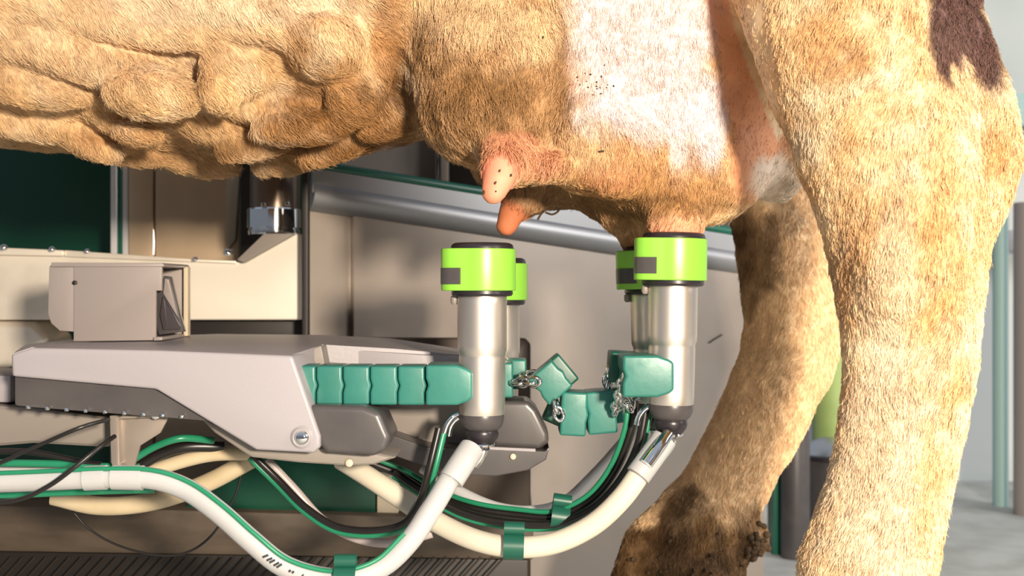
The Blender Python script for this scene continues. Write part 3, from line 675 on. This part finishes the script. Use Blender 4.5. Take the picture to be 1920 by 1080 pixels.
# hooves (cloven)
for (hx, hyf, Yh, sc) in ((1560, 1500, NY, 1.0), (1180, 1250, FY, 1.0)):
    for sgn in (-1, 1):
        c = P(hx, 540, Yh); bx = c.x; 
        zc = .052
        pxz = 540 - (zc - CZ) * F / Yh
        ell(hx - 20, pxz, Yh + sgn * .030, .062 / S(Yh), .062 / S(Yh), .030, .012)
FLD[:, :, gz < 0.001] = .06
FLD[0] = FLD[-1] = .06; FLD[:, 0] = FLD[:, -1] = .06; FLD[:, :, 0] = FLD[:, :, -1] = .06

def surface_nets(V):
    s = V < 0; nx, ny, nz_ = V.shape
    c = [s[i:nx - 1 + i, j:ny - 1 + j, k:nz_ - 1 + k] for i in (0, 1) for j in (0, 1) for k in (0, 1)]
    al = c[0].copy(); an = c[0].copy()
    for q in c[1:]: al &= q; an |= q
    act = an & ~al; I = np.argwhere(act); n = len(I)
    idx = np.full(act.shape, -1, dtype=np.int32); idx[act] = np.arange(n)
    cor = {(i, j, k): V[I[:, 0] + i, I[:, 1] + j, I[:, 2] + k] for i in (0, 1) for j in (0, 1) for k in (0, 1)}
    pos = np.zeros((n, 3)); cnt = np.zeros(n)
    for a in cor:
        for ax in range(3):
            if a[ax] == 0:
                b = list(a); b[ax] = 1; b = tuple(b); va, vb = cor[a], cor[b]; m = (va < 0) != (vb < 0)
                t = np.where(m, va / np.where(m, va - vb, 1), 0); p = np.tile(np.array(a, float), (n, 1)); p[:, ax] += t
                pos[m] += p[m]; cnt[m] += 1
    pos = pos / cnt[:, None] + I
    faces = []
    for ax in range(3):
        sl0 = [slice(1, -1)] * 3; sl0[ax] = slice(0, -1); sl1 = [slice(1, -1)] * 3; sl1[ax] = slice(1, None)
        a = s[tuple(sl0)]; b = s[tuple(sl1)]; E = np.argwhere(a != b); off = np.array([1, 1, 1]); off[ax] = 0
        flip = a[E[:, 0], E[:, 1], E[:, 2]]; E = E + off
        u, w = [(1, 2), (2, 0), (0, 1)][ax]
        du = np.zeros(3, int); du[u] = 1; dw = np.zeros(3, int); dw[w] = 1
        q = [E - du - dw, E - dw, E, E - du]
        q = np.stack([idx[e[:, 0], e[:, 1], e[:, 2]] for e in q], 1)
        q[~flip] = q[~flip][:, ::-1]
        faces.append(q)
    return pos, np.concatenate(faces)
V, Q = surface_nets(FLD)
V = V * H + np.array([gx[0], gy[0], gz[0]])
del FLD
Q = Q[(Q >= 0).all(1)]
# smoothing passes (umbrella)
nb = np.zeros_like(V); e = np.concatenate([Q[:, [0, 1]], Q[:, [1, 2]], Q[:, [2, 3]], Q[:, [3, 0]]]); e = np.concatenate([e, e[:, ::-1]])
deg = np.bincount(e[:, 0], minlength=len(V)).astype(float)
for it in range(2):
    acc = np.stack([np.bincount(e[:, 0], weights=V[e[:, 1], a], minlength=len(V)) for a in range(3)], 1)
    V = V * .5 + .5 * acc / deg[:, None]
fn = np.cross(V[Q[:, 2]] - V[Q[:, 0]], V[Q[:, 3]] - V[Q[:, 1]])
N = np.zeros_like(V)
for j in range(4):
    for a in range(3): N[:, a] += np.bincount(Q[:, j], weights=fn[:, a], minlength=len(V))
N /= np.linalg.norm(N, axis=1)[:, None] + 1e-12
# small undulation of the coat
def vn(P_, sc, seed=0.):
    return np.array([mnoise.noise((p[0] * sc + seed, p[1] * sc, p[2] * sc)) for p in P_])
u1 = vn(V, 38); u2 = vn(V, 110, 5.)
px_ = 960 + F * V[:, 0] / V[:, 1]; py_ = 540 - F * (V[:, 2] - CZ) / V[:, 1]
def ss(a, b, x): t = np.clip((x - a) / (b - a), 0, 1); return t * t * (3 - 2 * t)
teat = np.zeros(len(V))
def near(px, py, Y, r, soft=.6):
    c = np.array(P(px, py, Y)); dd = np.linalg.norm(V - c, axis=1) / (r * S(Y)); return 1 - ss(soft, 1, dd)
for a in ((950, 420, 1.12, 48), (962, 395, 1.12, 44), (1265, 440, 1.0, 68), (1208, 455, 1.09, 52)): teat = np.maximum(teat, near(*a))
for a in ((938, 325, .95, 46), (930, 350, .95, 50), (925, 375, .95, 50)): teat = np.maximum(teat, near(*a, .7))
V = V + N * ((u1 * .0016 + u2 * .0010) * (1 - teat))[:, None]

# ---- coat colours (markings, dirt, bare pink skin, some painted shade) as patches fixed to the body
def blob(px, py, rx, ry, Yc, dY=.16, rot=0, soft=1.):
    """soft elliptical patch on the body round (px,py) at depth Yc"""
    c = P(px, py, Yc); s = S(Yc); a = math.radians(rot)
    dx = (V[:, 0] * Yc / V[:, 1] - c.x) / s; dy = -((V[:, 2] - CZ) * Yc / V[:, 1] + CZ - c.z) / s
    u = dx * math.cos(a) + dy * math.sin(a); w = -dx * math.sin(a) + dy * math.cos(a)
    q = np.sqrt((u / rx) ** 2 + (w / ry) ** 2) + .22 * u1 * soft + .10 * u2 * soft
    return (1 - ss(.72, 1.12, q)) * (np.abs(V[:, 1] - Yc) < dY)
C = np.tile(np.array([.78, .60, .38]), (len(V), 1))
def paint(col, w): 
    global C
    C = C * (1 - w[:, None]) + np.array(col) * w[:, None]
CREAM = (.84, .64, .42); WHITE = (.92, .89, .99); PINK = (.80, .42, .30); TAN = (.50, .29, .12); DIRT = (.22, .125, .05); ORNG = (.72, .42, .18)
belly = (px_ < 780) & (V[:, 1] < 1.6)
paint((.80, .58, .33), belly * 1.0)
paint(CREAM, np.maximum(blob(150, 60, 330, 120, 1.0, .3), blob(500, 10, 260, 90, 1.0, .3)) * .9)
paint((.92, .80, .64), blob(430, 0, 260, 45, 1.0, .3) * .7)
for b_ in ((600, 235, 140, 80, .9), (640, 160, 70, 70, .6), (660, 250, 110, 60, .9), (740, 180, 45, 150, .85), (540, 285, 140, 40, .7), (560, 120, 40, 60, .5), (400, 290, 200, 30, .4)): paint(TAN, blob(*b_[:4], 1.08, .3) * b_[4])  # tan coat plus painted shading towards the belly's lower right
for b_ in ((735, 60, 40, 120, .5), (240, 260, 120, 40, .25)): paint(ORNG, blob(*b_[:4], 1.0, .3) * b_[4])
for b_ in ((590, 225, 70, 34, 1.1), (625, 268, 70, 22, 1.0), (540, 175, 60, 26, .7), (745, 200, 34, 90, 1.0), (410, 270, 60, 16, .5), (560, 262, 60, 14, .8)): paint(DIRT, blob(*b_[:4], 1.08, .3) * b_[4] * np.clip(.6 + 1.1 * u2, 0, 1))
paint(WHITE, blob(700, 290, 60, 14, 1.2, .2, -20) * .8)
ud = (px_ > 740) & (px_ < 1490) & (V[:, 1] > .9) & (V[:, 1] < 1.4)
# udder
paint((.76, .52, .30), blob(1130, 150, 420, 380, 1.05, .32) * 1.0)
for b_ in ((1205, 60, 158, 200), (1235, 190, 110, 95), (1120, 190, 58, 70), (1325, 220, 42, 110), (1275, 290, 26, 70), (1130, 240, 40, 30)): paint(WHITE, blob(*b_, 1.0, .22) * .96)
paint((.90, .62, .56), blob(1200, 60, 160, 180, 1.0, .2) * .22)
paint((.90, .55, .42), blob(1095, 155, 30, 40, 1.0, .2) * .4)
paint((.62, .40, .21), blob(900, 140, 172, 180, 1.0, .2) * .95)
paint(TAN, blob(1052, 110, 14, 130, 1.0, .2, -6) * .6)
u0 = vn(V, 22, 4.); u3 = vn(V, 60, 8.)
fore = blob(900, 140, 180, 190, 1.0, .2)
paint(DIRT, fore * np.clip(.12 + .9 * u0 + .7 * u3, 0, .75)); paint(CREAM, fore * np.clip(-.05 - .9 * u0 - .9 * u3, 0, .8))
belm = ((px_ < 780) & (V[:, 1] < 1.6)) * 1.
paint((.50, .32, .17), belm * np.clip(.9 * u0 + .5 * u3 - .05, 0, .5)); paint((.92, .80, .62), belm * np.clip(-.9 * u0 - .5 * u3, 0, .45))
dirtn = np.clip(.78 + 1.3 * u3 + 1.2 * u2, 0, 1)
for b_ in ((600, 225, 90, 36, 1.), (640, 265, 90, 26, .95), (560, 175, 60, 22, .6), (745, 180, 36, 120, .9), (420, 272, 60, 14, .5), (570, 275, 70, 14, .8), (690, 200, 50, 60, .7)): paint((.19, .10, .038), blob(*b_[:4], 1.08, .3) * b_[4] * dirtn)  # belly dirt, with shading at its lower right painted in as well
for b_ in ((720, 60, 30, 110, .6), (545, 90, 26, 50, .4), (600, 150, 70, 14, .5), (230, 255, 90, 14, .3), (620, 240, 150, 70, .45)): paint((.50, .27, .10), blob(*b_[:4], 1.05, .3) * b_[4])
paint(CREAM, np.maximum(blob(880, 20, 110, 70, 1.0, .2), blob(1000, 60, 60, 60, 1.0, .2)) * .75)
paint(TAN, blob(920, 190, 150, 70, 1.0, .2) * .65)
paint(DIRT, blob(930, 190, 130, 80, 1.0, .2) * .7 * dirtn)
paint(DIRT, blob(1060, 130, 16, 110, 1.0, .2, -4) * .5 * dirtn)
paint(DIRT, blob(800, 120, 40, 120, 1.05, .2) * .5 * dirtn)
paint((.66, .38, .18), blob(1200, 320, 160, 95, 1.0, .2) * .7)
paint(CREAM, blob(1110, 270, 50, 60, 1.0, .2) * .4)
for b_ in ((1330, 230, 34, 80, .9), (1270, 260, 24, 60, .7), (1220, 240, 60, 24, .6)): paint(WHITE, blob(*b_[:4], 1.0, .2) * b_[4])
paint(TAN, blob(1230, 365, 170, 55, 1.0, .2) * .75)
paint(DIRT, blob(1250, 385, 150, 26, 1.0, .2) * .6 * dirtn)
paint((.80, .42, .24), blob(1150, 330, 60, 30, 1.0, .2) * .5)
bare = np.maximum(blob(1400, 90, 62, 340, 1.05, .25, -10), blob(1425, 290, 62, 110, 1.05, .25))
paint((.80, .40, .23), bare * .92)  # orange bare skin, its colour deepened for shade beside the near leg
paint((.78, .38, .24), np.maximum(blob(985, 300, 90, 34, 1.0, .15), blob(960, 270, 60, 30, 1.0, .15)) * .75)
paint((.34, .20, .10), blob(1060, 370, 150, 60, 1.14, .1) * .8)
paint((.86, .80, .72), blob(1460, 345, 60, 60, 1.12, .2, -40) * .9)
# near leg
nleg = (V[:, 1] < 1.05) & (px_ > np.interp(py_, [-200, 0, 100, 200, 300, 400, 500, 600, 900, 1080], [1320, 1366, 1392, 1432, 1472, 1500, 1524, 1550, 1535, 1470]))
LEG = (.86, .67, .43)
paint(LEG, nleg * 1.0)
for b_ in ((1560, 90, 90, 60, 25, .6, ORNG), (1600, 120, 60, 40, 40, .55, TAN), (1700, 240, 60, 60, 0, .35, ORNG), (1790, 350, 80, 160, 15, .35, ORNG), (1770, 480, 55, 170, 0, .5, ORNG), (1770, 640, 40, 140, -6, .5, ORNG),
           (1880, 320, 50, 60, 0, .5, ORNG), (1570, 520, 35, 120, 10, .55, (.42, .27, .17)), (1510, 200, 40, 120, 20, .3, (.5, .34, .2)), (1690, 420, 25, 30, 0, .5, TAN), (1800, 120, 46, 45, 0, .5, TAN)):
    paint(b_[6], blob(b_[0], b_[1], b_[2], b_[3], .9, .2, b_[4], 1.6) * b_[5])
paint(ORNG, nleg * np.clip(.9 * u0 + .8 * u3 - .08, 0, .5)); paint((.92, .84, .70), nleg * np.clip(-.9 * u0 - .6 * u3, 0, .5))
paint((.90, .80, .66), blob(1650, 900, 80, 330, .9, .2) * .6); paint((.90, .79, .62), blob(1660, 560, 50, 200, .9, .2, 8) * .5)
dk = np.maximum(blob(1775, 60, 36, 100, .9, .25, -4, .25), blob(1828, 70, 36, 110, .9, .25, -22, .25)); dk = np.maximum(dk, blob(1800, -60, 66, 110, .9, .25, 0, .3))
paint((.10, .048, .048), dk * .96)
paint(LEG, blob(1802, 165, 14, 55, .9, .2, -20, .3) * .9)
# far leg
fleg = (V[:, 1] > 1.2) & (px_ > 1150) & (py_ > 300)
paint((1.0, .76, .48), fleg * 1.0)
for b_ in ((1420, 470, 50, 80, .65), (1470, 410, 30, 40, .5), (1400, 545, 26, 60, .5), (1290, 975, 60, 60, .75), (1370, 1050, 90, 60, .95), (1200, 1050, 130, 70, .9), (1400, 980, 30, 50, .6), (1410, 1000, 40, 50, .8), (1480, 700, 40, 60, .25)):
    paint(DIRT, blob(*b_[:4], FY, .2, 0, 2.2) * b_[4])
for b_ in ((1340, 1000, 50, 40, .5),): paint((.40, .22, .06), blob(*b_[:4], FY, .2, 0, 2) * b_[4])
mudn = np.clip(.55 + 1.5 * u3 + 1.2 * u2, 0, 1)
for b_ in ((1220, 1060, 140, 70, 1.), (1330, 1010, 70, 40, .8), (1400, 1050, 60, 70, 1.), (1270, 950, 40, 60, .6), (1410, 470, 40, 90, .7), (1370, 420, 30, 60, .7)): paint((.13, .07, .025), blob(*b_[:4], FY, .2, 0, 2.2) * b_[4] * mudn)
hoof = (V[:, 2] < .09) & (px_ > 1000)
paint((.06, .045, .035), hoof * .95)
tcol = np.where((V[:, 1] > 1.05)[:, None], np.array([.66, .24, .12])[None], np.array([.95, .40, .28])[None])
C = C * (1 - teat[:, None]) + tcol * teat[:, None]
C = C * np.array([.80, .715, .63]) * np.where(bare > .3, .9, 1)[:, None]  # bare strip darkened a little more as painted leg shade
C = np.clip(C * (1 + .10 * u1 + .12 * u2)[:, None], .01, .95)

me = bpy.data.meshes.new('cow')
me.vertices.add(len(V)); me.vertices.foreach_set('co', V.astype(np.float32).ravel())
me.loops.add(Q.size); me.loops.foreach_set('vertex_index', Q.astype(np.int32).ravel())
me.polygons.add(len(Q)); me.polygons.foreach_set('loop_start', np.arange(0, Q.size, 4, dtype=np.int32))
me.update(calc_edges=True); me.validate()
me.polygons.foreach_set('use_smooth', np.ones(len(me.polygons), bool))
ca = me.color_attributes.new('coat', 'FLOAT_COLOR', 'POINT'); ca.data.foreach_set('color', np.concatenate([C, np.ones((len(C), 1))], 1).astype(np.float32).ravel())
def coatmat(name, hair):
    m = bpy.data.materials.new(name); m.use_nodes = True; n = m.node_tree.nodes; L_ = m.node_tree.links; b = n['Principled BSDF']
    at = n.new('ShaderNodeAttribute'); at.attribute_name = 'coat'
    L_.new(at.outputs['Color'], b.inputs['Base Color']); b.inputs['Roughness'].default_value = .55 if not hair else .5
    b.inputs['Specular IOR Level'].default_value = .3
    if not hair:
        t = n.new('ShaderNodeTexCoord'); q = n.new('ShaderNodeTexNoise'); q.inputs['Scale'].default_value = 260; q.inputs['Detail'].default_value = 6
        L_.new(t.outputs['Object'], q.inputs['Vector']); bp = n.new('ShaderNodeBump'); bp.inputs['Strength'].default_value = .25; bp.inputs['Distance'].default_value = .001
        L_.new(q.outputs['Fac'], bp.inputs['Height']); L_.new(bp.outputs[0], b.inputs['Normal'])
        b.inputs['Subsurface Weight'].default_value = .15; b.inputs['Subsurface Radius'].default_value = (.01, .004, .002); b.inputs['Subsurface Scale'].default_value = .5
    return m
cow = bpy.data.objects.new('cow', me); COL.objects.link(cow); me.materials.append(coatmat('cow_skin', False))
tag(cow, 'cream and tan cow standing over the milking machine, veined belly, pink udder', 'cow')

# ---- hair coat
NH = 420000
A_ = np.linalg.norm(fn, axis=1) * .5; fc = V[Q].mean(1); fN = N[Q].mean(1)
fpx = 960 + F * fc[:, 0] / fc[:, 1]; fpy = 540 - F * (fc[:, 2] - CZ) / fc[:, 1]
inf = (fpx > -80) & (fpx < 2000) & (fpy > -60) & (fpy < 1140)
w = A_ * np.where(inf, 1, .06) * np.where(fN[:, 1] < .25, 1, .15) * (1 - teat[Q].mean(1)) * (1 - .9 * np.clip(bare[Q].mean(1), 0, 1)) * (fc[:, 2] > .09)
# thin hair over the bare pink skin
w *= 1.15 / fc[:, 1] ** 2
cs = np.cumsum(w); fi = np.searchsorted(cs, rng.random(NH) * cs[-1]); fi = np.minimum(fi, len(Q) - 1)
a, b = rng.random(NH), rng.random(NH)
q4 = Q[fi]; W4 = np.stack([(1 - a) * (1 - b), a * (1 - b), a * b, (1 - a) * b], 1)
root = (V[q4] * W4[:, :, None]).sum(1); nr = (N[q4] * W4[:, :, None]).sum(1); nr /= np.linalg.norm(nr, axis=1)[:, None]
hc = (C[q4] * W4[:, :, None]).sum(1)
hpx = 960 + F * root[:, 0] / root[:, 1]; hpy = 540 - F * (root[:, 2] - CZ) / root[:, 1]
f1 = vn(root, 14, 2.); f2 = vn(root, 14, 9.); f3 = vn(root, 70, 3.); f4 = vn(root, 70, 13.); f5 = vn(root, 240, 1.); f6 = vn(root, 240, 7.)
flow = np.zeros((NH, 3)); flow[:, 2] = -1
isb = hpx < 760; isl = (hpx > 1380) & (root[:, 1] < 1.05)
flow[:, 0] = np.where(isb, .75, np.where(isl, -.28, -.2)); flow[:, 1] = -.1
flow[:, 0] += .7 * f1 + .45 * f3 + .35 * f5; flow[:, 2] += .5 * f2 + .35 * f4 + .3 * f6
flow += rng.normal(0, .16, (NH, 3))
flow -= nr * (flow * nr).sum(1)[:, None]; flow /= np.linalg.norm(flow, axis=1)[:, None] + 1e-9
barev = (bare[q4] * W4).sum(1); skinny = np.clip(((hc[:, 0] - hc[:, 1]) - .33) / .1, 0, 1) + barev
ln = np.where(isb, .0085, np.where(isl, .0065, .0060)); long_ = (hpx > 740) & (hpx < 1070) & (hpy < 330)
ln = np.where(long_, .0095, ln); ln = ln * rng.uniform(.6, 1.25, NH) * (1 - .35 * skinny) * (1 + .5 * f3)
tt_ = np.array([0, .33, .68, 1.]); lift = np.array([0, .18, .24, .20])
lf = (.55 + .9 * np.clip(f5 + .25, 0, 1) + .25 * rng.random(NH))
pts = root[:, None, :] + flow[:, None, :] * (ln[:, None] * tt_[None])[:, :, None] + nr[:, None, :] * (ln[:, None] * lift[None] * lf[:, None])[:, :, None] - nr[:, None, :] * .0004
curl = rng.normal(0, .12, (NH, 3)) * ln[:, None]; pts[:, 3] += curl
hcv = bpy.data.hair_curves.new('coat'); hcv.add_curves([4] * NH)
hcv.attributes['position'].data.foreach_set('vector', pts.astype(np.float32).ravel())
rad = np.tile(np.array([.00024, .00023, .00017, .00005]), (NH, 1)) * rng.uniform(.7, 1.2, (NH, 1))
ra_at = hcv.attributes.get('radius') or hcv.attributes.new('radius', 'FLOAT', 'POINT'); ra_at.data.foreach_set('value', rad.astype(np.float32).ravel())
hv = hc * (1 + rng.normal(0, .16, (NH, 1)) + .24 * f6[:, None]); hv = np.clip(hv * 1.04, .01, .95)
hcol = np.concatenate([hv, np.ones((NH, 1))], 1)
cc = hcv.attributes.new('coat', 'FLOAT_COLOR', 'CURVE'); cc.data.foreach_set('color', hcol.astype(np.float32).ravel())
ho = bpy.data.objects.new('hair_coat', hcv); COL.objects.link(ho); hcv.materials.append(coatmat('cow_hair', True)); ho.parent = cow; ho['kind'] = 'stuff'

# ---- specks of dirt and a bit of straw on the udder
bv = BVHTree.FromPolygons([tuple(v) for v in V], [tuple(int(i) for i in f) for f in Q])
def hit(px, py):
    r = bv.ray_cast(Vector((0, 0, CZ)), (P(px, py, 1) - Vector((0, 0, CZ))).normalized()); return r[0], r[1]
def splats(name, lst, m, h=.0012):
    bm = bmesh.new()
    for px, py, r, el, an in lst:
        p, n_ = hit(px, py)
        if p is None: continue
        mt = Matrix.Translation(p + n_ * h * .5) @ n_.to_track_quat('Z', 'Y').to_matrix().to_4x4() @ Matrix.Rotation(an, 4, 'Z') @ Matrix.Diagonal((r * el / F, r / F, h, 1))
        bmesh.ops.create_icosphere(bm, subdivisions=2, radius=1, matrix=mt)
    for v in bm.verts: v.co += Vector((mnoise.noise(v.co * 900), mnoise.noise(v.co * 900 + Vector((5, 0, 0))), 0)) * .0005
    o = link(name, bm_mesh(bm), m, cow, 60); o['kind'] = 'stuff'; return o
sl_ = [(937, 321, 1.7, 1.9, 1.2), (957, 329, 1.9, 1.7, 1.0), (929, 343, 1.9, 1.8, 1.1), (930, 359, 1.3, 1.3, 1.4), (908, 361, 3, 1.4, 1.3), (1015, 310, 2, 1.5, 0), (1052, 248, 2.2, 2.4, 0), (1128, 284, 2.0, 3.6, .1), (903, 172, 3, 2.4, 0), (1017, 71, 3, 1.4, 1)]
for _ in range(26): sl_.append((random.gauss(1110, 28), random.gauss(155, 18), random.uniform(.8, 1.8), 1.4, random.random() * 3))
splats('dirt_specks', sl_, M['mud'])
cl = []
for _ in range(40): cl.append((random.gauss(1422, 12), random.gauss(1010, 22), random.uniform(4, 9), 1.3, random.random() * 3))
for _ in range(40): cl.append((random.gauss(1300, 70), random.gauss(1065, 25), random.uniform(2, 5), 1.5, random.random() * 3))
splats('mud_clods', cl, M['mud'], .004)
st = thing('straw_bits', 'dark bit of straw stuck under the far udder right of the brown teat', 'straw', P(1030, 400, 1.10))
for a in ([(1000, 402, 1.10), (1012, 400, 1.10), (1024, 393, 1.10)], [(1008, 412, 1.10), (1014, 402, 1.10), (1020, 396, 1.10)], [(1022, 398, 1.10), (1036, 402, 1.10), (1048, 394, 1.10), (1040, 388, 1.10)]):
    tube('stalk', a, 2.2, M['mud'], st, 5, 6)
